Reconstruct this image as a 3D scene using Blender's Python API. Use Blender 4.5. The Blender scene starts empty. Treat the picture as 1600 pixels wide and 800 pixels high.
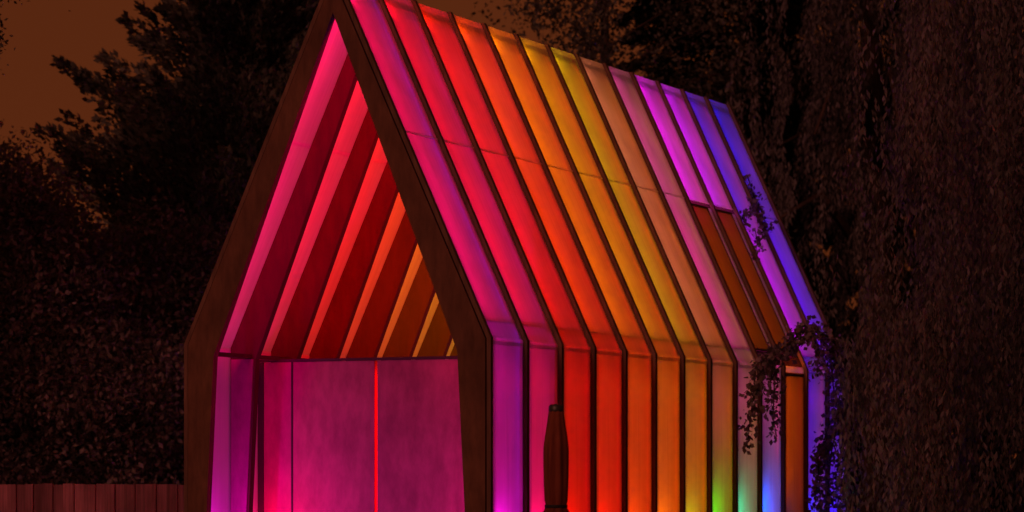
import bpy, math, random
import numpy as np
from mathutils import Vector, Matrix

random.seed(7)
rng = np.random.default_rng(11)
scene = bpy.context.scene
col = scene.collection

# ------------------------------------------------------------------ camera
CAMX, CAMY, CAMZ = 9.6315, -17.651, 1.6
YAW = math.radians(25.0194)
F = 4448.8                                   # focal length in widths of 1/1600
HORIZON = 738.9
cam = bpy.data.cameras.new('camera')
cam.sensor_fit = 'HORIZONTAL'
cam.sensor_width = 36.0
cam.lens = F / 1600 * 36.0
cam.shift_y = (HORIZON - 400) / 1600
cam.dof.use_dof = True
cam.dof.focus_distance = 21.5
cam.dof.aperture_fstop = 2.2
cam.clip_start = 0.5
cam.clip_end = 3000
camo = bpy.data.objects.new('camera', cam)
camo.location = (CAMX, CAMY, CAMZ)
camo.rotation_euler = (math.radians(90), 0, YAW)
col.objects.link(camo)
scene.camera = camo

# ------------------------------------------------------------------ night sky: even orange city glow
world = bpy.data.worlds.new('World')
scene.world = world
world.use_nodes = True
wn, wl = world.node_tree.nodes, world.node_tree.links
wn.clear()
w_out = wn.new('ShaderNodeOutputWorld')
w_bg = wn.new('ShaderNodeBackground')
w_tc = wn.new('ShaderNodeTexCoord')
w_sep = wn.new('ShaderNodeSeparateXYZ')
w_ramp = wn.new('ShaderNodeValToRGB')
wl.new(w_tc.outputs['Generated'], w_sep.inputs[0])
w_noise = wn.new('ShaderNodeTexNoise')
w_noise.inputs['Scale'].default_value = 5.0
w_noise.inputs['Detail'].default_value = 4.0
wl.new(w_tc.outputs['Generated'], w_noise.inputs['Vector'])
w_add = wn.new('ShaderNodeMath'); w_add.operation = 'MULTIPLY_ADD'
wl.new(w_noise.outputs['Fac'], w_add.inputs[0])
w_add.inputs[1].default_value = 0.10
wl.new(w_sep.outputs['Z'], w_add.inputs[2])
wl.new(w_add.outputs[0], w_ramp.inputs[0])
w_ramp.color_ramp.elements[0].position = 0.0
w_ramp.color_ramp.elements[0].color = (0.106, 0.0215, 0.0056, 1)
w_ramp.color_ramp.elements[1].position = 0.7
w_ramp.color_ramp.elements[1].color = (0.062, 0.0150, 0.0050, 1)
wl.new(w_ramp.outputs[0], w_bg.inputs['Color'])
w_bg.inputs['Strength'].default_value = 1.0
wl.new(w_bg.outputs[0], w_out.inputs[0])

# one weak warm light from far behind the camera (the lit town)
SUN = 0.85
sun = bpy.data.lights.new('sun', 'SUN')
sun.energy = SUN
sun.color = (1.0, 0.30, 0.21)
sun.angle = math.radians(12)
suno = bpy.data.objects.new('sun', sun)
sd = Vector((0.08, 0.90, -0.40)).normalized()
suno.rotation_euler = sd.to_track_quat('-Z', 'Y').to_euler()
col.objects.link(suno)

scene.view_settings.view_transform = 'Standard'
scene.view_settings.look = 'None'
scene.view_settings.exposure = 0.0
scene.view_settings.gamma = 1.0
scene.render.engine = 'CYCLES'
scene.cycles.use_denoising = True
scene.cycles.max_bounces = 7
scene.cycles.diffuse_bounces = 4
scene.cycles.transmission_bounces = 5
scene.cycles.transparent_max_bounces = 8
scene.cycles.sample_clamp_indirect = 4.0

# ------------------------------------------------------------------ helpers
def link(o, parent=None):
    col.objects.link(o)
    if parent:
        o.parent = parent
    return o

def mesh_from(verts, faces, mat, smooth=False):
    me = bpy.data.meshes.new('mesh')
    me.from_pydata([tuple(v) for v in verts], [], faces)
    me.update()
    if mat:
        me.materials.append(mat)
    if smooth:
        me.polygons.foreach_set('use_smooth', [True] * len(me.polygons))
    return me

def obj(name, me, parent=None, loc=None):
    o = bpy.data.objects.new(name, me)
    if loc:
        o.location = loc
    return link(o, parent)

def thing(name, label, cat, loc=(0, 0, 0), group=None):
    o = bpy.data.objects.new(name, None)
    o.location = loc
    o.empty_display_size = 0.2
    o['label'] = label
    o['category'] = cat
    if group:
        o['group'] = group
    return link(o)

class MB:
    def __init__(s):
        s.v, s.f = [], []
    def quadbox(s, p):
        """p: eight points, 0-3 one end (loop), 4-7 the other"""
        b = len(s.v); s.v += [tuple(q) for q in p]
        s.f += [(b, b+3, b+2, b+1), (b+4, b+5, b+6, b+7)]
        for i in range(4):
            j = (i + 1) % 4
            s.f.append((b+i, b+j, b+4+j, b+4+i))
    def box(s, x0, x1, y0, y1, z0, z1):
        s.quadbox([(x0, y0, z0), (x1, y0, z0), (x1, y1, z0), (x0, y1, z0),
                   (x0, y0, z1), (x1, y0, z1), (x1, y1, z1), (x0, y1, z1)])
    def tube(s, pts, rad, n=8, caps=True):
        pts = [Vector(p) for p in pts]
        b = len(s.v)
        up = Vector((0.31, 0.2, 0.93)).normalized()
        for i, p in enumerate(pts):
            d = (pts[min(i+1, len(pts)-1)] - pts[max(i-1, 0)]).normalized()
            a = d.cross(up)
            if a.length < 0.05:
                a = d.cross(Vector((1, 0, 0)))
            a.normalize(); c = d.cross(a)
            for k in range(n):
                t = 2 * math.pi * k / n
                s.v.append(tuple(p + (a * math.cos(t) + c * math.sin(t)) * rad[i]))
        for i in range(len(pts) - 1):
            for k in range(n):
                k2 = (k + 1) % n
                s.f.append((b+i*n+k, b+i*n+k2, b+(i+1)*n+k2, b+(i+1)*n+k))
        if caps:
            s.f.append(tuple(b + k for k in reversed(range(n))))
            s.f.append(tuple(b + (len(pts)-1)*n + k for k in range(n)))
    def build(s, name, mat, parent=None, smooth=False, loc=None):
        return obj(name, mesh_from(s.v, s.f, mat, smooth), parent, loc)

def lin(c):
    r = []
    for v in c:
        v = v / 255.0
        r.append(v / 12.92 if v <= 0.04045 else ((v + 0.055) / 1.055) ** 2.4)
    return r

# ------------------------------------------------------------------ materials
def new_mat(name):
    m = bpy.data.materials.new(name)
    m.use_nodes = True
    m.node_tree.nodes.clear()
    return m, m.node_tree.nodes, m.node_tree.links

def wood_mat(name, c1, c2, scale=(3, 3, 0.25), noise=6.0, rough=0.75, bump=0.25, spec=0.25, blotch=0.35, vary=0.06):
    m, n, l = new_mat(name)
    out = n.new('ShaderNodeOutputMaterial')
    bs = n.new('ShaderNodeBsdfPrincipled')
    tc = n.new('ShaderNodeTexCoord')
    mp = n.new('ShaderNodeMapping')
    mp.inputs['Scale'].default_value = scale
    nz = n.new('ShaderNodeTexNoise')
    nz.inputs['Scale'].default_value = noise
    nz.inputs['Detail'].default_value = 6
    nz.inputs['Roughness'].default_value = 0.65
    rp = n.new('ShaderNodeValToRGB')
    rp.color_ramp.elements[0].position = 0.33
    rp.color_ramp.elements[1].position = 0.68
    rp.color_ramp.elements[0].color = (*c1, 1)
    rp.color_ramp.elements[1].color = (*c2, 1)
    n2 = n.new('ShaderNodeTexNoise')
    n2.inputs['Scale'].default_value = 2.3
    n2.inputs['Detail'].default_value = 3
    mx = n.new('ShaderNodeMix'); mx.data_type = 'RGBA'; mx.blend_type = 'MULTIPLY'
    mr = n.new('ShaderNodeMapRange')
    mr.inputs['From Min'].default_value = 0.3
    mr.inputs['From Max'].default_value = 0.7
    mr.inputs['To Min'].default_value = 1 - blotch
    mr.inputs['To Max'].default_value = 1.0
    bp = n.new('ShaderNodeBump')
    bp.inputs['Strength'].default_value = bump
    bp.inputs['Distance'].default_value = 0.01
    oi = n.new('ShaderNodeObjectInfo')
    av = n.new('ShaderNodeVectorMath'); av.operation = 'ADD'
    sc = n.new('ShaderNodeMath'); sc.operation = 'MULTIPLY'; sc.inputs[1].default_value = 37.0
    l.new(oi.outputs['Random'], sc.inputs[0])
    l.new(tc.outputs['Object'], av.inputs[0]); l.new(sc.outputs[0], av.inputs[1])
    l.new(av.outputs[0], mp.inputs[0]); l.new(mp.outputs[0], nz.inputs['Vector'])
    l.new(av.outputs[0], n2.inputs['Vector'])
    l.new(nz.outputs['Fac'], rp.inputs[0])
    l.new(n2.outputs['Fac'], mr.inputs[0])
    mx.inputs[0].default_value = 1.0
    hv = n.new('ShaderNodeHueSaturation')
    vr = n.new('ShaderNodeMapRange'); vr.inputs['To Min'].default_value = 1 - vary; vr.inputs['To Max'].default_value = 1 + vary
    l.new(oi.outputs['Random'], vr.inputs[0]); l.new(vr.outputs[0], hv.inputs['Value']); l.new(rp.outputs[0], hv.inputs['Color'])
    l.new(hv.outputs[0], mx.inputs[6]); l.new(mr.outputs[0], mx.inputs[7])
    l.new(mx.outputs[2], bs.inputs['Base Color'])
    l.new(nz.outputs['Fac'], bp.inputs['Height'])
    l.new(bp.outputs[0], bs.inputs['Normal'])
    bs.inputs['Roughness'].default_value = rough
    bs.inputs['Specular IOR Level'].default_value = spec
    l.new(bs.outputs[0], out.inputs[0])
    return m

def plain_mat(name, c, rough=0.6, spec=0.3):
    return wood_mat(name, [v * 0.8 for v in c], c, scale=(1, 1, 1), noise=9, rough=rough, bump=0.08, spec=spec, blotch=0.2)

def sheet_mat(name, c, trans=0.50, flute=230.0, stain=0.32):
    """twin-wall translucent sheet: fine flutes along the fall, faint dirt"""
    m, n, l = new_mat(name)
    out = n.new('ShaderNodeOutputMaterial')
    df = n.new('ShaderNodeBsdfDiffuse')
    tr = n.new('ShaderNodeBsdfTranslucent')
    gl = n.new('ShaderNodeBsdfGlossy'); gl.inputs['Roughness'].default_value = 0.35
    m1 = n.new('ShaderNodeMixShader'); m1.inputs[0].default_value = trans
    m2 = n.new('ShaderNodeMixShader'); m2.inputs[0].default_value = 0.03
    tc = n.new('ShaderNodeTexCoord')
    mp = n.new('ShaderNodeMapping'); mp.inputs['Scale'].default_value = (1.2, 38.0, 1.2)
    nz = n.new('ShaderNodeTexNoise'); nz.inputs['Scale'].default_value = 1.0; nz.inputs['Detail'].default_value = 5
    n2 = n.new('ShaderNodeTexNoise'); n2.inputs['Scale'].default_value = 3.5; n2.inputs['Detail'].default_value = 6
    ad = n.new('ShaderNodeMath'); ad.operation = 'ADD'
    mr = n.new('ShaderNodeMapRange')
    mr.inputs['From Min'].default_value = 0.7; mr.inputs['From Max'].default_value = 1.3
    mr.inputs['To Min'].default_value = 1 - stain; mr.inputs['To Max'].default_value = 1.0
    mx = n.new('ShaderNodeMix'); mx.data_type = 'RGBA'; mx.blend_type = 'MULTIPLY'; mx.inputs[0].default_value = 1.0
    mx.inputs[6].default_value = (*c, 1)
    l.new(tc.outputs['Object'], mp.inputs[0]); l.new(mp.outputs[0], nz.inputs['Vector'])
    l.new(tc.outputs['Object'], n2.inputs['Vector'])
    l.new(nz.outputs['Fac'], ad.inputs[0]); l.new(n2.outputs['Fac'], ad.inputs[1])
    l.new(ad.outputs[0], mr.inputs[0]); l.new(mr.outputs[0], mx.inputs[7])
    l.new(mx.outputs[2], tr.inputs['Color'])
    df.inputs['Color'].default_value = (*[v * 0.66 for v in c], 1)
    l.new(df.outputs[0], m1.inputs[1]); l.new(tr.outputs[0], m1.inputs[2])
    l.new(m1.outputs[0], m2.inputs[1]); l.new(gl.outputs[0], m2.inputs[2])
    l.new(m2.outputs[0], out.inputs[0])
    return m

def leaf_mat(name, c1, c2, trans=0.45):
    m, n, l = new_mat(name)
    out = n.new('ShaderNodeOutputMaterial')
    df = n.new('ShaderNodeBsdfPrincipled')
    df.inputs['Roughness'].default_value = 0.6
    df.inputs['Specular IOR Level'].default_value = 0.08
    tr = n.new('ShaderNodeBsdfTranslucent')
    mx = n.new('ShaderNodeMixShader'); mx.inputs[0].default_value = trans
    at = n.new('ShaderNodeAttribute'); at.attribute_name = 'tone'
    rp = n.new('ShaderNodeValToRGB')
    rp.color_ramp.elements[0].color = (*c1, 1); rp.color_ramp.elements[1].color = (*c2, 1)
    l.new(at.outputs['Fac'], rp.inputs[0])
    l.new(rp.outputs[0], df.inputs['Base Color']); l.new(rp.outputs[0], tr.inputs['Color'])
    l.new(df.outputs[0], mx.inputs[1]); l.new(tr.outputs[0], mx.inputs[2])
    l.new(mx.outputs[0], out.inputs[0])
    return m

M = {}
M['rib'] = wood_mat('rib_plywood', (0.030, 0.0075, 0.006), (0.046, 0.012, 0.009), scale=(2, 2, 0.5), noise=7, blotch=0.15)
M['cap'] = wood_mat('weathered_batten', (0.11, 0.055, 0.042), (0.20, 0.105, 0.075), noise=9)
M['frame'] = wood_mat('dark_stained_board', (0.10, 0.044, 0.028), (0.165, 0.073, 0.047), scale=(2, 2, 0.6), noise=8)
M['sheet'] = sheet_mat('opal_sheet', (0.86, 0.86, 0.86))
M['joint'] = sheet_mat('sheet_joint', (0.96, 0.95, 0.94), trans=0.92, stain=0.1)
M['ridge'] = sheet_mat('ridge_sheet', (0.95, 0.95, 0.95), trans=0.6)
M['red_leak_sheet'] = sheet_mat('red_leak_sheet', (0.9, 0.03, 0.012), trans=0.8)
M['brown_sheet'] = sheet_mat('brown_sheet', (0.30, 0.19, 0.015), trans=0.62)
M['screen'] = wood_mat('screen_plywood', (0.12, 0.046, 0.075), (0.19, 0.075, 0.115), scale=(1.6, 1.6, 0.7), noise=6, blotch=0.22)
M['black'] = plain_mat('black_rubber', (0.012, 0.012, 0.013), 0.7)
M['plank'] = wood_mat('fence_wood', (0.16, 0.065, 0.085), (0.33, 0.13, 0.18), scale=(9, 9, 0.35), noise=5, bump=0.4, blotch=0.55, vary=0.38)  # reddish tint partly stands in for pink light spilling from the panels
M['bark'] = wood_mat('bark', (0.03, 0.02, 0.016), (0.08, 0.052, 0.04), scale=(4, 4, 0.7), noise=9, bump=0.6)
M['deck'] = wood_mat('deck_board', (0.15, 0.10, 0.07), (0.28, 0.19, 0.13), scale=(0.3, 4, 4), noise=5)
M['canvas'] = wood_mat('parasol_canvas', (0.12, 0.03, 0.018), (0.22, 0.06, 0.036), scale=(8, 8, 0.6), noise=4, rough=0.9, bump=0.35, spec=0.1)
M['metal'] = plain_mat('dark_metal', (0.03, 0.03, 0.032), 0.45, 0.5)

# ------------------------------------------------------------------ pavilion
P = 0.60                     # spacing of the ribs
NB = 13
W, HE, HR = 1.190, 2.523, 5.089
UE = Vector((-W, 0, HR - HE)); LR = UE.length; UE.normalize()          # up the roof, right side
NR = Vector((UE.z, 0, -UE.x))                                          # outward of the roof
TR = 0.06                    # rib thickness

pav = thing('pavilion', 'steep gabled timber pavilion of ribs and glowing rainbow translucent panels', 'pavilion')

def spt(seg, s, o, side):
    """a point on the profile: seg wall (s = height) or roof (s = distance up from the eave), o = outward offset"""
    if seg == 'wall':
        x, z = W + o, s
    else:
        q = Vector((W, 0, HE)) + UE * s + NR * o
        x, z = q.x, q.z
    return side * x, z

def pbox(mb, seg, s0, s1, o0, o1, y0, y1, side):
    a = [spt(seg, s0, o0, side), spt(seg, s0, o1, side), spt(seg, s1, o1, side), spt(seg, s1, o0, side)]
    mb.quadbox([(p[0], y0, p[1]) for p in a] + [(p[0], y1, p[1]) for p in a])

def arch(outer, inner, y0, y1):
    """ring between two open polylines in XZ, extruded along Y"""
    mb = MB(); n = len(outer)
    for y in (y0, y1):
        mb.v += [(x, y, z) for x, z in outer] + [(x, y, z) for x, z in inner]
    k = 2 * n
    for i in range(n - 1):
        a, b, c, d = i, i+1, n+i+1, n+i
        mb.f += [(a, d, c, b), (k+a, k+b, k+c, k+d), (a, b, k+b, k+a), (d, k+d, k+c, c)]
    mb.f += [(0, k, k+n, n), (n-1, 2*n-1, k+2*n-1, k+n-1)]
    return mb

R_OUT = [(W, 0.06), (W, HE), (0, HR), (-W, HE), (-W, 0.06)]
R_IN = [(1.10, 0.06), (0.976, 2.44), (0, 4.845), (-0.976, 2.44), (-1.10, 0.06)]
def off(o, z0=0.0):
    return [(W+o, z0), (W+o, HE + 0.2205*o), (0, HR + o/NR.z), (-W-o, HE + 0.2205*o), (-W-o, z0)]
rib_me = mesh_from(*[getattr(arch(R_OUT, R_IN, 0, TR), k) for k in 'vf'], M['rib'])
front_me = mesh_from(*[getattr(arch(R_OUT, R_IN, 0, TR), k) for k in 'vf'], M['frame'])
def flat(pts, h):
    a, b, c, d, e = pts
    return [a, b, (h, c[1] - h*2.1563), (-h, c[1] - h*2.1563), d, e]
cap_me = mesh_from(*[getattr(arch(flat(off(0.038, 0.06), 0.03), flat(off(0.0075, 0.06), 0.001), 0.008, 0.046), k) for k in 'vf'], M['cap'])
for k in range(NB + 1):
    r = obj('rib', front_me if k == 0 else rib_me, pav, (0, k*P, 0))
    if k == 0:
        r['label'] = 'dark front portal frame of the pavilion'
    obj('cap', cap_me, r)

def bay_sheets(side):
    res = {}
    g = 0.0235
    y0, y1 = g + 0.002, P + g - 0.002
    SE, SJ = 0.145, 1.628          # eave band, sheet joint (distance up the slope)
    def one(key, name, mat, items):
        mb = MB()
        for it in items:
            pbox(mb, *it, side)
        res[key] = (name, mesh_from(mb.v, mb.f, mat))
    def sheet(key, name, seg, s0, s1, o, ya=y0, yb=y1, mat=None):
        a = spt(seg, s0, o, side); b = spt(seg, s1, o, side)
        v = [(a[0], ya, a[1]), (a[0], yb, a[1]), (b[0], yb, b[1]), (b[0], ya, b[1])]
        res[key] = (name, mesh_from(v, [(0, 1, 2, 3) if side > 0 else (0, 3, 2, 1)], mat or M['sheet']))
    sheet('wall', 'wall_panel', 'wall', 0.08, HE - 0.012, 0.003)
    sheet('low', 'roof_panel', 'roof', 0.012, SJ, 0.003)
    sheet('high', 'roof_panel', 'roof', SJ - 0.012, LR - 0.040, 0.006)
    sheet('sliver', 'roof_panel', 'roof', SE + 0.02, SJ - 0.06, 0.003, P - 0.085, y1)
    # eave fold: an angle of the same sheet lapping both
    a = spt('wall', HE - 0.035, 0.006, side); b = spt('wall', HE, 0.007, side); c = spt('roof', 0.02, 0.008, side)
    v = [(p[0], y, p[1]) for y in (y0, y1) for p in (a, b, c)]
    res['fold'] = ('eave_fold', mesh_from(v, [(0, 3, 4, 1), (1, 4, 5, 2)], M['ridge']))
    one('joint', 'joint_strip', M['joint'], [('roof', SJ - 0.020, SJ - 0.009, 0.0065, 0.011, y0, y1)])
    # noggin between the ribs; unseen eave board added to part wall and roof light
    mb = MB()
    pbox(mb, 'roof', SE - 0.010, SE + 0.010, -0.10 if side > 0 else -0.022, -0.004, TR + 0.001, P - 0.001, side)
    res['eave_baffle'] = ('eave_baffle', mesh_from(mb.v, mb.f, M['rib']))
    mb = MB()
    s = side
    mb.quadbox([(s*1.005, TR+.001, 2.445), (s*1.005, TR+.001, 2.475), (s*1.062, TR+.001, 2.475), (s*1.062, TR+.001, 2.445),
                (s*1.005, P-.001, 2.445), (s*1.005, P-.001, 2.475), (s*1.062, P-.001, 2.475), (s*1.062, P-.001, 2.445)])
    res['noggin'] = ('noggin', mesh_from(mb.v, mb.f, M['rib']))
    # glazed opening
    sheet('glass', 'roof_window', 'roof', SE + 0.02, SJ - 0.06, 0.004, TR - .015, P - 0.09, M['brown_sheet'])
    sheet('door', 'window', 'wall', 0.12, HE - 0.05, 0.004, y0, y1, M['brown_sheet'])
    one('frame1', 'window_frame', M['cap'], [('roof', SJ - 0.075, SJ - 0.058, -0.02, 0.016, TR, P - 0.09)])
    one('frame2', 'window_frame', M['cap'], [('roof', SE + 0.0, SE + 0.02, -0.02, 0.016, TR, P - 0.09)])
    one('frame3', 'window_frame', M['cap'], [('roof', SE + 0.021, SJ - 0.076, -0.02, 0.014, P - 0.095, P - 0.085)])
    one('sill1', 'window_frame', M['cap'], [('wall', HE - 0.065, HE - 0.045, -0.02, 0.014, y0, y1)])
    one('sill2', 'window_frame', M['cap'], [('wall', 0.10, 0.13, -0.02, 0.014, y0, y1)])
    return res

ridge_mb = MB()
o = 0.009
e0 = [(0.045, HR - 0.045*2.1563 + o*2.377), (0, HR + o*2.377), (-0.045, HR - 0.045*2.1563 + o*2.377)]
ridge_mb.v = [(x, y, z) for y in (0.026, P + 0.021) for x, z in e0]
ridge_mb.f = [(0, 3, 4, 1), (1, 4, 5, 2)]
ridge_me = mesh_from(ridge_mb.v, ridge_mb.f, M['ridge'])
board = MB(); board.box(-0.014, 0.014, TR + .001, P - .001, 4.82, 4.88)
board_me = mesh_from(board.v, board.f, M['rib'])

for side in (1, -1):
    S = bay_sheets(side)
    for k in range(NB):
        keys = ['wall', 'low', 'high', 'fold', 'joint', 'noggin'] + (['eave_baffle'] if side == 1 else [])
        if side == 1 and k in (9, 10):
            keys.remove('low'); keys += ['glass', 'sliver']
        if side == 1 and k == 10:
            keys.remove('wall'); keys += ['door']
        made = {}
        for key in keys:
            nm, me = S[key]
            made[key] = obj(nm, me, pav, (0, k*P, 0))
        if 'glass' in made:
            for q in ('frame1', 'frame2', 'frame3'):
                obj('window_frame', S[q][1], made['glass'])
        if 'door' in made:
            for q in ('sill1', 'sill2'):
                obj('window_frame', S[q][1], made['door'])
for k in range(NB):
    obj('ridge_cap', ridge_me, pav, (0, k*P, 0))
    obj('ridge_board', board_me, pav, (0, k*P, 0))

# floor, rear gable, screen wall with two door leaves
mb = MB(); mb.box(-W + .01, W - .01, -0.02, NB*P + TR, 0.01, 0.058); mb.build('floor_deck', M['deck'], pav)
yb = NB*P + TR + 0.002
ro = [(x*0.998, z) for x, z in R_OUT]
gv = [(x, yb, z) for x, z in ro] + [(x, yb + 0.03, z) for x, z in ro]
gf_ = [(4, 3, 2, 1, 0), (5, 6, 7, 8, 9)] + [(i, (i+1) % 5, 5+(i+1) % 5, 5+i) for i in range(5)]
obj('rear_gable', mesh_from(gv, gf_, M['screen']), pav)
# facing of the second rib below the knee, left
mb = MB()
def inx(z): return -(1.10 - (z - 0.06) * (1.10 - 0.976) / 2.38) - 0.012
mb.quadbox([(-1.178, P - .016, .07), (inx(.07), P - .016, .07), (inx(.07), P - .002, .07), (-1.178, P - .002, .07),
            (-1.178, P - .016, 2.44), (inx(2.44), P - .016, 2.44), (inx(2.44), P - .002, 2.44), (-1.178, P - .002, 2.44)])
mb.build('facing_panel', M['screen'], pav)
YS = 1.0
for nm, x0, x1, z0, z1, mt in (
        ('shadow_gap_strip', -1.183, -1.134, 0.062, 2.430, 'black'), ('side_panel', -1.132, -0.898, 0.062, 2.430, 'screen'),  # first one: black strip standing in for the shadow gap beside the rib
        ('corner_bead', -0.896, -0.883, 0.062, 2.430, 'black'), ('door_leaf', -0.881, -0.196, 0.062, 2.430, 'screen'),
        ('door_leaf', -0.168, 0.985, 0.062, 2.430, 'screen'), ('head_cap', -1.183, 0.985, 2.432, 2.453, 'black')):
    mb = MB(); mb.box(x0, x1, YS - (0.012 if mt == 'black' else 0.006), YS + 0.016, z0, z1)
    mb.build(nm, M[mt], pav)
sv = [(-0.1955, YS + 0.004, 0.062), (-0.1685, YS + 0.004, 0.062), (-0.1685, YS + 0.004, 2.430), (-0.1955, YS + 0.004, 2.430)]
obj('leak_strip', mesh_from(sv, [(0, 1, 2, 3)], M['red_leak_sheet']), pav)  # red sheet standing in for light leaking between the door leaves

# ------------------------------------------------------------------ colour-changing light strips behind each rib
SAT = 1.45
K = 56.0
def strip(k, side, seg, s0, s1, c, gain, d=0.13, tilt=-0.4, y=None, back=False, spread=None):
    L = s1 - s0
    cl = lin(c); mxv = max(cl)
    cl = [mxv * (v / mxv) ** SAT for v in cl]
    li = bpy.data.lights.new('light_strip', 'AREA')
    li.shape = 'RECTANGLE'; li.size = L; li.size_y = 0.024
    li.color = [max(v / mxv, 0.0004) for v in cl]
    li.energy = K * mxv * L * gain * 0.1
    if spread:
        li.spread = math.radians(spread)
    x, z = spt(seg, (s0 + s1) / 2, -d, side)
    u = Vector((0, 0, 1)) if seg == 'wall' else Vector((side*UE.x, 0, UE.z))
    nv = Vector((side, 0, 0)) if seg == 'wall' else Vector((side*NR.x, 0, NR.z))
    e = (Vector((0, -1 if back else 1, 0)) * math.cos(tilt) + nv * math.sin(tilt)).normalized()
    X = u; Z = -e; Y = Z.cross(X).normalized()
    o = bpy.data.objects.new('light_strip', li)
    o.matrix_world = Matrix((( X.x, Y.x, Z.x, x), (X.y, Y.y, Z.y, (k*P + TR + 0.012) if y is None else y), (X.z, Y.z, Z.z, z), (0, 0, 0, 1)))
    col.objects.link(o)

# per bay: lamp colour at the foot, on the wall, low and high on the roof
COL = [
    ((225, 10, 205), (178, 0, 138), (240, 0, 118), (240, 0, 105)),
    ((255, 0, 125), (210, 0, 60), (248, 0, 68), (245, 0, 62)),
    ((255, 5, 10), (228, 8, 0), (250, 25, 0), (252, 50, 0)),
    ((255, 50, 0), (218, 48, 0), (238, 82, 0), (245, 92, 0)),
    ((240, 95, 0), (204, 82, 0), (222, 124, 0), (230, 128, 0)),
    ((220, 120, 0), (188, 98, 0), (202, 142, 0), (205, 144, 0)),
    ((140, 150, 0), (162, 98, 0), (184, 146, 0), (182, 148, 15)),
    ((0, 180, 0), (190, 75, 80), (205, 118, 85), (195, 122, 90)),
    ((0, 165, 125), (180, 55, 125), (230, 45, 165), (198, 85, 145)),
    ((0, 120, 255), (150, 50, 120), (235, 10, 205), (240, 0, 235)),
    ((60, 60, 255), (160, 50, 20), (225, 0, 205), (225, 0, 250)),
    ((20, 70, 255), (95, 10, 215), (225, 0, 255), (95, 0, 220)),
    ((20, 40, 255), (85, 10, 210), (112, 0, 240), (20, 10, 210)),
]
EDGE = [(70, 0, 190), (150, 0, 120), (255, 8, 0), (255, 0, 0), (255, 0, 0), (255, 10, 0), (255, 25, 0), (200, 90, 0), (150, 110, 0), (255, 0, 170), (255, 0, 150), (190, 0, 120), (80, 0, 200)]
FOOT = [6, 5, 4, 4, 4, 5, 5, 4.2, 4.6, 7, 4, 4, 4]
WALL = [1, 1, 1, 1, 1, 1, .9, .65, .7, .8, 1.35, .9, .9]
LOW = [1.45, 1.45, 1.45, 1.5, 1.45, 1.25, 1.2, 1.05, 1.15, .55, .55, 1.1, 1.35]
TOP = [1.25, 1.25, 1.3, 1.45, 1.45, 1.2, 1.2, 1.05, 1.2, 1.4, 1.3, 1.2, 1.2]
for k, (c0, c1, c2, c3) in enumerate(COL):
    for side in (1, -1):
        g, gr = 1.0, 1.0
        if side == -1:
            gr = 0.95 if k < 7 else 0.3
            g = 1.0 if k < 7 else 0.3
            if k == 1:
                c1 = (190, 0, 115)
        elif k in (9, 10):                   # warm white behind the glazing
            c2 = (255, 140, 0)
            if k == 10:
                c1 = (255, 140, 0)
        z1 = 1.42 if k in (7, 8, 9) else (1.30 if k < 7 else 1.34)
        strip(k, side, 'wall', z1 - .34, z1, c0, FOOT[k] * g)
        z2 = 1.85 if k in (7, 8, 9) else z1 + .03
        strip(k, side, 'wall', z2, 2.58, c1, WALL[k] * g)
        if side == 1:
            strip(k, side, 'roof', 0.20, 1.45, c2, LOW[k] * gr, d=0.12)
            strip(k, side, 'roof', 1.48, 2.80, c3, TOP[k] * gr, d=0.10)
            if EDGE[k]:                      # weak strip added on the facing rib to tint the panel's far edge
                if True:
                    strip(k, side, 'roof', 0.20, 2.75, EDGE[k], 0.16, d=0.045, y=(k + 1)*P - 0.012, back=True)
                strip(k, side, 'wall', z2 - .1, 2.58, EDGE[k], 0.14, d=0.045, y=(k + 1)*P - 0.012, back=True)
        else:
            strip(k, side, 'roof', 0.03, 1.45, c2, LOW[k] * gr, d=0.165, tilt=0.55, spread=125)
            strip(k, side, 'roof', 1.48, 2.80, c3, TOP[k] * gr, d=0.115, tilt=0.45, spread=125)
def slot_fill_lamp():  # unseen lamp added behind the sheet to make the door gap glow
    li = bpy.data.lights.new('slot_fill_lamp', 'AREA')
    li.shape = 'RECTANGLE'; li.size = 2.2; li.size_y = 0.02
    li.color = (1.0, 0.004, 0.001); li.energy = 1.4
    o = bpy.data.objects.new('slot_fill_lamp', li)
    o.rotation_euler = (math.radians(90), math.radians(90), 0)
    o.matrix_world = Matrix(((0, 1, 0, -0.18), (0, 0, 1, YS + 0.05), (1, 0, 0, 1.25), (0, 0, 0, 1)))
    col.objects.link(o)
slot_fill_lamp()
def fill_uplight(x, y, z, c, e, aim, size=0.10):
    cl = lin(c); m = max(cl)
    li = bpy.data.lights.new('fill_uplight', 'AREA')
    li.shape = 'DISK'; li.size = size; li.energy = e; li.color = [max(v/m, .0004) for v in cl]
    o = bpy.data.objects.new('fill_uplight', li)
    o.location = (x, y, z)
    o.rotation_euler = Vector(aim).to_track_quat('-Z', 'Y').to_euler()
    col.objects.link(o)
# unseen lamps added low in the porch to brighten rib facing and screen wall
fill_uplight(-0.80, 0.30, 0.12, (255, 0, 215), 1.7, (0.0, 0.35, 1))
fill_uplight(-1.0, 0.80, 0.45, (255, 0, 165), 1.2, (-0.1, 0.25, 1))
fill_uplight(-1.04, 0.26, 0.70, (255, 0, 150), 2.6, (0.05, 0.6, 1))
# ------------------------------------------------------------------ ground
gm2 = wood_mat('grass_ground', (0.03, 0.035, 0.018), (0.07, 0.07, 0.04), scale=(1, 1, 1), noise=14, rough=0.95, bump=0.6)
gr = obj('ground', mesh_from([(-900, -900, 0), (900, -900, 0), (900, 900, 0), (-900, 900, 0)], [(0, 1, 2, 3)], gm2))
gr['kind'] = 'structure'

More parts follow.
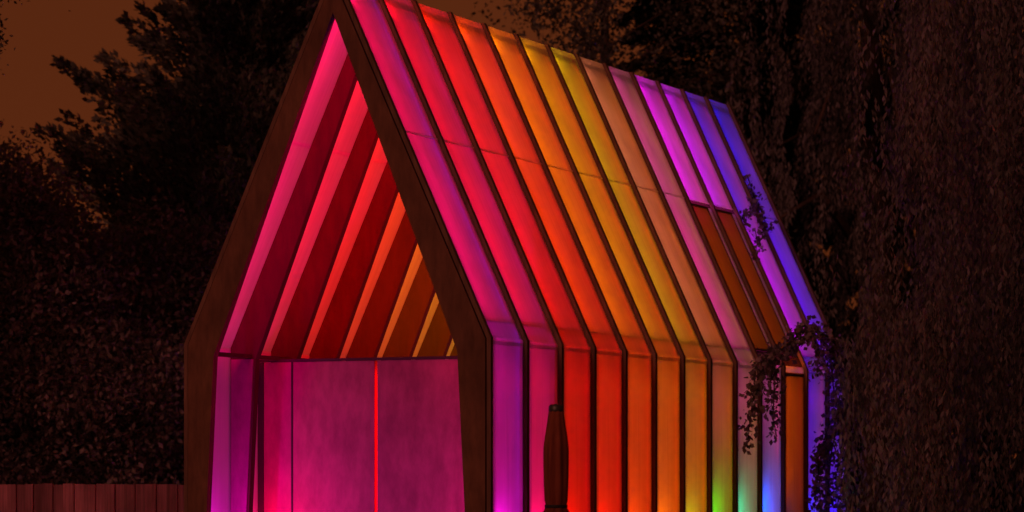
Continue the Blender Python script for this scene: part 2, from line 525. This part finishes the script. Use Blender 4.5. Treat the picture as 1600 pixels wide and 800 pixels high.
# ------------------------------------------------------------------ fence
YF = 2.6
fen = thing('fence', 'low close-boarded wooden fence left of the pavilion, glowing dull red', 'fence', (-4.4, YF, 0))
x = -1.75
pm = []
i = 0
while x > -7.4:
    wd = random.uniform(0.085, 0.115)
    h = 1.505 + random.uniform(-0.006, 0.006)
    mb = MB()
    dy = 0.0 if i % 2 == 0 else 0.012
    t = random.uniform(-0.003, 0.003)
    mb.quadbox([(x - wd, dy, 0.04), (x - 0.004, dy, 0.04), (x - 0.004, dy + 0.02, 0.04), (x - wd, dy + 0.02, 0.04),
                (x - wd + t, dy, h), (x - 0.004 + t, dy, h), (x - 0.004 + t, dy + 0.02, h), (x - wd + t, dy + 0.02, h)])
    mb.v = [(a + 4.4, b, c) for a, b, c in mb.v]
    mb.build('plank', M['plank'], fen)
    x -= wd; i += 1
for z in (0.35, 1.2):
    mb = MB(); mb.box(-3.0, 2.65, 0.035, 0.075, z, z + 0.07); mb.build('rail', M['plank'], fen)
for px in (-2.9, -1.1, 0.7, 2.5):
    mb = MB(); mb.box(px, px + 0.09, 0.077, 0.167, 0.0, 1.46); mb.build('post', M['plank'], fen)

# ------------------------------------------------------------------ furled parasol in front of the long side
PX, PY = 2.02, -0.66
par = thing('furled_parasol', 'furled dark parasol tied with a strap, standing before the glowing wall', 'parasol', (PX, PY, 0))
def folded(prof, mat, name, parent, n=48, lobes=8, slim=0.78):
    mb = MB()
    for z, r, fold, tw in prof:
        for j in range(n):
            a = 2*math.pi*j/n
            rr = r * slim * (1 + fold * math.cos(lobes*a + tw))
            mb.v.append((rr*math.cos(a), rr*math.sin(a), z))
    for i in range(len(prof) - 1):
        for j in range(n):
            j2 = (j+1) % n
            mb.f.append((i*n+j, i*n+j2, (i+1)*n+j2, (i+1)*n+j))
    mb.f.append(tuple(reversed(range(n))))
    mb.f.append(tuple((len(prof)-1)*n + j for j in range(n)))
    return mb.build(name, mat, parent, smooth=True)
folded([(0.98, .045, .05, 0), (0.99, .135, .16, .2), (1.10, .140, .15, .25), (1.25, .128, .12, .3), (1.33, .118, .08, .32), (1.372, .092, .04, .35),
        (1.392, .090, .03, .38), (1.42, .096, .05, .4), (1.55, .101, .07, .45), (1.68, .104, .07, .5), (1.76, .103, .07, .55), (1.83, .094, .06, .6),
        (1.91, .078, .05, .65), (1.98, .066, .04, .7), (2.012, .060, .03, .7)], M['canvas'], 'canopy', par)
folded([(1.372, .0955, 0, 0), (1.374, .0965, 0, 0), (1.390, .0965, 0, 0), (1.392, .0955, 0, 0)], M['black'], 'strap', par)
folded([(2.000, .062, 0, 0), (2.006, .064, 0, 0), (2.036, .062, 0, 0), (2.046, .050, 0, 0), (2.05, .02, 0, 0)], M['metal'], 'cap', par)
mb = MB(); mb.tube([(0, 0, 0.05), (0, 0, 1.0)], [.022, .022], 16); mb.build('pole', M['metal'], par, True)
folded([(0.0, .28, 0, 0), (0.05, .28, 0, 0), (0.065, .26, 0, 0), (0.07, .05, 0, 0), (0.2, .032, 0, 0)], M['metal'], 'base', par, slim=1.0)

# ------------------------------------------------------------------ foliage
def fol_mesh(cen, size, mat, droop=0.0, aspect=0.5, tone=None, axis=None):
    """one bent leaf (two triangles) per centre"""
    n = len(cen)
    cen = np.asarray(cen, float)
    d = rng.normal(size=(n, 3)); d /= np.linalg.norm(d, axis=1)[:, None]
    if axis is not None:
        d = d * 0.55 + axis
    d[:, 2] -= droop
    d /= np.linalg.norm(d, axis=1)[:, None]
    r = rng.normal(size=(n, 3))
    s = np.cross(d, r); s /= np.linalg.norm(s, axis=1)[:, None]
    nn = np.cross(d, s)
    L = (size * rng.uniform(0.6, 1.3, n))[:, None]
    wv = L * aspect
    v = np.empty((n, 4, 3))
    v[:, 0] = cen
    v[:, 1] = cen + d*L*0.5 + s*wv*0.5 + nn*L*0.08
    v[:, 2] = cen + d*L
    v[:, 3] = cen + d*L*0.5 - s*wv*0.5 + nn*L*0.08
    me = bpy.data.meshes.new('foliage')
    me.vertices.add(n*4)
    me.vertices.foreach_set('co', v.ravel())
    me.loops.add(n*4)
    me.loops.foreach_set('vertex_index', np.arange(n*4, dtype=np.int32))
    me.polygons.add(n)
    me.polygons.foreach_set('loop_start', np.arange(0, n*4, 4, dtype=np.int32))
    me.polygons.foreach_set('loop_total', np.full(n, 4, dtype=np.int32))
    me.update(calc_edges=True)
    if tone is None:
        tone = rng.uniform(0, 1, n)
    at = me.attributes.new('tone', 'FLOAT', 'FACE')
    at.data.foreach_set('value', np.clip(np.asarray(tone, float), 0, 1).astype(np.float32))
    me.materials.append(mat)
    return me

def crown(name, parent, *a, **k):
    o = obj(name, fol_mesh(*a, **k), parent)
    o['kind'] = 'stuff'
    return o

def plume(base, direction, length, width, n, bend=-0.25):
    """leaf centres and axes along one tapering, drooping branch tip"""
    t = rng.uniform(0, 1, n) ** 0.8
    d = np.asarray(direction, float); d /= np.linalg.norm(d)
    p = np.asarray(base)[None] + d[None]*(t*length)[:, None]
    p[:, 2] += bend * length * (t**2)
    rad = width * (1 - t*0.85)
    q = rng.normal(size=(n, 3)); q /= np.linalg.norm(q, axis=1)[:, None]
    p += q * (rad * rng.uniform(0.2, 1, n)**0.6)[:, None]
    ax = np.repeat(d[None], n, 0)
    return p, ax

def trunk_part(parent, pts, rad, name='trunk', n=9):
    mb = MB(); mb.tube(pts, rad, n); return mb.build(name, M['bark'], parent, True)

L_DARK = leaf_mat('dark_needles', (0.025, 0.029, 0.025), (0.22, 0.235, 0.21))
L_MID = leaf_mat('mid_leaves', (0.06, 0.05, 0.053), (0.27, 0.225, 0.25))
L_WEEP = leaf_mat('weeping_leaves', (0.05, 0.053, 0.058), (0.22, 0.22, 0.24))
L_BLACK = leaf_mat('deep_needles', (0.004, 0.0045, 0.003), (0.02, 0.019, 0.012))

def conifer(label, x, y, h, prof, n_plumes, n_leaf, mat, size, name='conifer', zmin=0.5, up=0.5, bend=-0.1, core=0):
    t = thing(name, label, 'tree', (x, y, 0))
    trunk_part(t, [(0, 0, 0), (0.03, 0, h*0.45), (0, 0, h*0.97)], [0.16, 0.11, 0.02])
    C, A, T = [], [], []
    for i in range(n_plumes):
        z = zmin + (h - zmin) * rng.uniform(0, 1) ** 1.15
        R = np.interp(z, [p[0] for p in prof], [p[1] for p in prof])
        a = rng.uniform(0, 2*math.pi)
        rr = R * rng.uniform(0.25, 0.72)
        b = (rr*math.cos(a), rr*math.sin(a), z)
        ln = max(0.25, (R - rr) * rng.uniform(0.85, 1.45))
        p, ax = plume(b, (math.cos(a), math.sin(a), up), ln + 0.25, 0.13 + 0.16*R*rng.uniform(0.4, 1), n_leaf, bend)
        C.append(p); A.append(ax)
        T.append(np.clip(rng.normal(rng.uniform(0.05, 0.75), 0.16, n_leaf), 0, 1))
    nc = core
    if nc:                                   # inner twigs and needles that close the middle of the crown
        z = zmin + (h - zmin) * rng.uniform(0, 1, nc)**1.1
        Rz = np.interp(z, [p[0] for p in prof], [p[1] for p in prof])
        a = rng.uniform(0, 2*math.pi, nc); rr = Rz * 0.86 * np.sqrt(rng.uniform(0, 1, nc)) * (0.85 + .15*np.sin(a*3 + z*4))
        C.append(np.c_[rr*np.cos(a), rr*np.sin(a), z]); A.append(np.c_[np.cos(a), np.sin(a), np.full(nc, up)])
        T.append(np.clip(rng.normal(.38, .2, nc) + .22*np.sin(a*3 + z*2.3)*np.sin(z*3.1), 0, 1))
    crown('crown', t, np.vstack(C), size, mat, 0.15, 0.5, np.concatenate(T), np.vstack(A))
    return t

def lobed(label, x, y, lobes, mat, size, density, trunk, name='tree', limbs=(), droop=0.3, cat='tree'):
    """lobes: (dx, dy, z, rx, rz)"""
    t = thing(name, label, cat, (x, y, 0))
    trunk_part(t, *trunk)
    for pts, rad in limbs:
        trunk_part(t, pts, rad, 'limb', 6)
    C, T = [], []
    for dx, dy, z, rx, rz in lobes:
        n = int(density * rx * rz * 4)
        ncl = max(6, n // 45)
        q = rng.normal(size=(ncl, 3)); q /= np.linalg.norm(q, axis=1)[:, None]
        q *= (rng.uniform(0.35, 1.08, ncl))[:, None]
        q = q * np.array([rx, rx, rz]) + np.array([dx, dy, z])
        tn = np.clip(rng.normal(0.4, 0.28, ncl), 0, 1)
        m = 45
        cc = np.repeat(q, m, 0) + rng.normal(size=(ncl*m, 3)) * np.array([0.13, 0.13, 0.11]) * (0.6 + 0.5*rx)
        C.append(cc); T.append(np.clip(np.repeat(tn, m) + rng.normal(0, 0.14, ncl*m), 0, 1))
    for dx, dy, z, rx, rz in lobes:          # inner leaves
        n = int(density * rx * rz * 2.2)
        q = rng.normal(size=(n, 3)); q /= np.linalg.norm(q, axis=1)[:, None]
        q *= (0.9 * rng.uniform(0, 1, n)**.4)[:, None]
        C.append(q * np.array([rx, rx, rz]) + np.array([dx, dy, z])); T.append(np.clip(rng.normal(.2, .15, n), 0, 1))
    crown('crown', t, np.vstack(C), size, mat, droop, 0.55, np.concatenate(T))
    return t

# tall tree directly left of the gable
conifer('tall dark jagged tree rising behind the fence just left of the gable', -6.75, 10.5, 9.8,
        [(0.5, 2.0), (3.5, 2.35), (5.0, 2.1), (5.6, 1.75), (6.0, 1.3), (6.5, .9), (7.1, .65), (8.2, .55), (9.8, .1)], 520, 230, L_DARK, 0.095, up=0.75, bend=-0.05, core=130000)
# airy tree over the ridge
def airy():
    x, y = -4.15, 14.5
    t = thing('airy_tree', 'thin-leaved tree above the middle of the ridge with orange sky showing through', 'tree', (x, y, 0))
    trunk_part(t, [(0, 0, 0), (0.05, 0, 4), (0.02, 0, 9.5)], [0.14, 0.09, 0.03])
    C, T = [], []
    for i in range(34):
        z = rng.uniform(3.2, 8.8); a = rng.uniform(0, 6.28); ln = rng.uniform(0.9, 2.6) * (1 if z < 7 else .7)
        e = Vector((math.cos(a)*ln, math.sin(a)*ln, z + rng.uniform(0.1, 0.9)))
        s = Vector((0, 0, z))
        mid = (s + e)/2 + Vector((0, 0, 0.15))
        trunk_part(t, [s, mid, e], [.02, .013, .005], 'limb', 5)
        for j in range(26):
            f = rng.uniform(0.25, 1.1)
            c = np.array(s.lerp(e, f)) + rng.normal(size=3)*0.20
            n = 26
            C.append(c[None] + rng.normal(size=(n, 3))*np.array([.13, .13, .13])); T.append(np.clip(rng.normal(rng.uniform(.1, .7), .15, n), 0, 1))
    crown('crown', t, np.vstack(C), 0.07, L_DARK, 0.4, 0.6, np.concatenate(T))
airy()
conifer('black conifer behind the rear end of the ridge', -3.4, 16.5, 10.5,
        [(0.5, 1.4), (5, 1.25), (7.5, .95), (9, .7), (10.5, .1)], 360, 230, L_BLACK, 0.11, up=-0.05, bend=-0.2, core=30000)
# low loose tree at the left edge, in front of the tall one
lobed('low rounded tree at the far left edge with dim reddish leaves', -7.5, 7.2,
      [(-.5, 0, 4.2, .95, .95), (.25, -.1, 3.7, .8, .9), (-1.2, 0, 4.4, .9, .8), (.5, 0, 2.6, .95, .9), (-.5, -.2, 2.6, 1.0, .95), (1.2, .1, 2.2, .7, .8), (-1.5, 0, 2.8, 1.0, 1.0), (-.2, 0, 1.3, 1.3, .8)],
      L_MID, 0.07, 3000, ([(0, 0, 0), (-.1, 0, 2.0), (-.3, 0, 4.6)], [.1, .07, .02]),
      limbs=[([(-.1, 0, 1.8), (.3, 0, 2.8), (.5, 0, 3.9)], [.05, .035, .01]), ([(-.15, 0, 2.2), (-.8, 0, 3.4), (-1.3, 0, 4.6)], [.05, .03, .01])], name='broadleaf_tree')
lobed('bushy mid-height tree between the edge tree and the gable', -6.6, 8.4,
      [(.1, 0, 3.7, .8, .75), (-.4, 0, 3.0, .8, .8), (.75, 0, 2.7, .8, .9), (.2, 0, 1.8, 1.0, .8), (1.5, .2, 2.0, .6, .9)],
      L_MID, 0.07, 2800, ([(0, 0, 0), (0, 0, 2.0), (.1, 0, 4.0)], [.08, .06, .015]), name='bushy_tree',
      limbs=[([(0, 0, 1.5), (.5, 0, 2.4), (.8, 0, 3.0)], [.04, .03, .01])])
# a tree out of frame on the left whose twigs reach into the sky
lobed('leaf tips of a nearer tree hanging into the top left corner', -6.15, 4.0,
      [(.28, 0, 5.65, .26, .22), (.1, 0, 6.1, .5, .3), (.55, 0, 6.12, .35, .14), (-.6, 0, 5.6, .7, .7), (-1.7, .2, 5.3, 1.1, 1.1), (-1.2, .3, 6.7, 1.1, .9), (-2.0, -.3, 4.2, .9, .8), (.98, 0, 6.10, .2, .08)],
      L_DARK, 0.06, 1300, ([(-1.2, 0, 0), (-1.1, 0, 3), (-.8, 0, 6)], [.1, .08, .03]), name='overhanging_tree',
      limbs=[([(-.9, 0, 4.8), (-.2, 0, 5.9), (.8, 0, 6.2)], [.04, .025, .008])])

# weeping trees: strands of leaves hanging from arched limbs
def weeping(label, x, y, h, R, n_strand, seed, zlow=0.6, yscale=1.0, gaps=(), extra=(), mat=None, per=0.042, name='weeping_tree', size=0.062):
    t = thing(name, label, 'tree', (x, y, 0))
    trunk_part(t, [(0, 0, 0), (.1, .05, h*.35), (-.05, 0, h*.7), (0, 0, h)], [.24, .19, .12, .04], n=12)
    rs = np.random.default_rng(seed)
    for i in range(11):
        a = 2*math.pi*i/11 + rs.uniform(-.2, .2)
        z0 = h*rs.uniform(.45, .8)
        e = (R*.85*math.cos(a), R*.85*yscale*math.sin(a), z0 + rs.uniform(-.6, .3))
        m = (R*.45*math.cos(a), R*.45*yscale*math.sin(a), z0 + rs.uniform(.4, .9))
        trunk_part(t, [(0, 0, z0 - .4), m, e], [.07, .045, .012], 'limb', 6)
    C, T = [], []
    strands = []
    for i in range(n_strand):
        r = R * math.sqrt(rs.uniform(.08, 1)); a = rs.uniform(0, 2*math.pi)
        sx, sy = r*math.cos(a), r*yscale*math.sin(a)
        # bunches
        sx += .12*math.sin(sx*9 + sy*4); sy += .12*math.sin(sy*8 - sx*5)
        ztop = h * (1 - .42*(r/R)**2) - rs.uniform(0, h*.55)*(r/R)
        ln = rs.uniform(1.0, 2.8)
        zb = max(zlow + rs.uniform(0, .5), ztop - ln)
        strands.append((sx, sy, ztop, zb))
    strands += list(extra)
    for sx, sy, zt, zb in strands:
        n = int((zt - zb)/per)
        if n < 3:
            continue
        tt = np.linspace(0, 1, n)
        p = np.empty((n, 3))
        ph, am = rs.uniform(0, 6), rs.uniform(.02, .08)
        p[:, 0] = sx + am*np.sin(tt*4 + ph)
        p[:, 1] = sy + am*np.cos(tt*3.5 + ph)
        p[:, 2] = zt + (zb - zt)*tt
        p += rs.normal(size=(n, 3))*np.array([.024, .024, .02])
        for u0, u1, z0, z1 in gaps:
            u = p[:, 0]*.917 + p[:, 1]*.399 + .05*np.sin(p[:, 2]*5)
            p = p[~((u > u0) & (u < u1) & (p[:, 2] > z0) & (p[:, 2] < z1))]
        n = len(p)
        if n == 0:
            continue
        C.append(p)
        T.append(np.clip(rs.normal(.45 + .3*math.sin(sx*2.6 + 1)*math.sin(sy*2.1) + .2*math.sin(p[0, 2]*1.7 + sx) + rs.uniform(-.22, .22), .15, n), 0, 1))
    crown('crown', t, np.vstack(C), size * 1.25, mat or L_WEEP, 2.2, 0.36, np.concatenate(T))
    return t

weeping('large weeping tree filling the right side beside the rear of the pavilion', 4.75, 6.0, 9.0, 2.75, 3600, 3, zlow=.4, per=.032, size=.058, gaps=[(-2.46, -2.2, 2.95, 4.1), (-2.68, -2.55, 4.1, 5.0), (-2.9, -2.66, 2.75, 3.9), (-1.5, -1.38, 3.3, 4.2)])
weeping('weeping tree hanging behind the rear end of the pavilion roof', -0.35, 13.5, 9.5, 1.75, 1600, 5, zlow=2.0, per=.032, size=.06, gaps=[(-1.02, -.80, 3.6, 8.0), (-.2, -.02, 4.9, 6.7), (.08, .42, 3.4, 4.9), (-.62, -.34, 3.0, 4.5)])

# a drooping branch reaching across the rear bays, with its own hanging sprays
def path_leaves(paths, n_per_m, spread, rs):
    C = []
    for pts in paths:
        for a, b in zip(pts[:-1], pts[1:]):
            a = np.array(a); b = np.array(b)
            n = max(2, int(np.linalg.norm(b - a)*n_per_m))
            f = rs.uniform(0, 1, n)[:, None]
            C.append(a*(1-f) + b*f + rs.normal(size=(n, 3))*spread)
    return np.vstack(C)
def at(px, py, Y):
    a = (px - 800)/F; b = (HORIZON - py)/F
    rx = a*math.cos(YAW) - math.sin(YAW); ry = a*math.sin(YAW) + math.cos(YAW)
    k = (Y - CAMY)/ry
    return (CAMX + k*rx, Y, CAMZ + k*b)
def atx(px, py, X):
    a = (px - 800)/F; b = (HORIZON - py)/F
    rx = a*math.cos(YAW) - math.sin(YAW); ry = a*math.sin(YAW) + math.cos(YAW)
    k = (X - CAMX)/rx
    return (X, CAMY + k*ry, CAMZ + k*b)
def climber():
    rs = np.random.default_rng(23)
    base = Vector(atx(1322, 790, 1.42)); base.z = 0
    t = thing('climbing_plant', 'dark climbing plant and drooping sprays over the rear corner of the glowing wall', 'climbing plant', base)
    A = lambda pts: [tuple(Vector(atx(x, y, 1.36 + .05*math.sin(x*.7 + y*.05))) - base) for x, y in pts]
    stem = [A([(1335, 800), (1325, 700), (1330, 600), (1300, 530), (1262, 512), (1228, 540), (1205, 560)])]
    sprays = [A(p) for p in (
        [(1215, 545), (1190, 565), (1180, 610), (1172, 650), (1168, 700)],
        [(1205, 555), (1210, 600), (1208, 650), (1214, 690)],
        [(1198, 570), (1180, 580), (1176, 640)],
        [(1235, 535), (1215, 550), (1204, 590), (1206, 640)],
        [(1265, 512), (1245, 525), (1236, 545)],
        [(1268, 512), (1280, 550), (1276, 590)], [(1280, 515), (1297, 560), (1303, 610), (1296, 640)],
        [(1290, 525), (1312, 570), (1318, 630), (1310, 680)], [(1300, 540), (1320, 600), (1325, 700), (1318, 790)],
        [(1318, 640), (1296, 660), (1284, 700), (1276, 760), (1272, 800)],
        [(1312, 650), (1300, 700), (1294, 760), (1290, 810)], [(1320, 660), (1312, 720), (1308, 800)], [(1318, 620), (1330, 680), (1325, 790)],
        [(1296, 690), (1278, 715), (1282, 800)], [(1325, 560), (1335, 640), (1338, 800)])]
    roof = []
    for pts in ([(1168, 275), (1176, 300), (1186, 330), (1190, 350)], [(1178, 300), (1172, 330), (1160, 340), (1166, 355)], [(1190, 335), (1198, 350), (1190, 365)], [(1180, 360), (1184, 380), (1178, 400)]):
        q = []
        for px, py in pts:       # on the roof slope itself, 3 cm off the sheet
            for yy in np.linspace(6.0, 7.8, 60):
                v = at(px, py, yy)
                if (Vector((v[0], 0, v[2])) - Vector((W, 0, HE))).dot(NR) < 0.05:
                    break
            q.append(tuple(Vector(v) - base))
        roof.append(q)
    for s in stem:
        trunk_part(t, s, [.03, .025, .02, .016, .013, .01, .006], 'stem', 6)
    for s in sprays + roof:
        trunk_part(t, s, [.006]*(len(s)-1) + [.002], 'twig', 4)
    C = np.vstack([path_leaves(stem, 110, .055, rs), path_leaves(sprays, 185, .036, rs), path_leaves(roof, 130, .035, rs)])
    crown('foliage', t, C, 0.052, L_MID, 0.6, 0.75)
climber()

# far dark wood behind everything
def far_wood():
    n = 26000
    x = rng.uniform(-26, 8, n); y = 27 + rng.normal(0, 1.2, n) + x*0
    top = 4.6 + .7*np.sin(x*.9) + .5*np.sin(x*2.1 + 1) + np.where(x > -13, 3.0, 0)
    z = rng.uniform(0, 1, n)**.8 * top
    o = obj('far_wood', fol_mesh(np.c_[x, y, z], 0.42, L_BLACK, .2, .7))  # near-black leaves: the wood's deep shade is put into their colour
    o['kind'] = 'stuff'; o['label'] = 'dark mass of far woodland behind the garden trees'; o['category'] = 'wood'
far_wood()
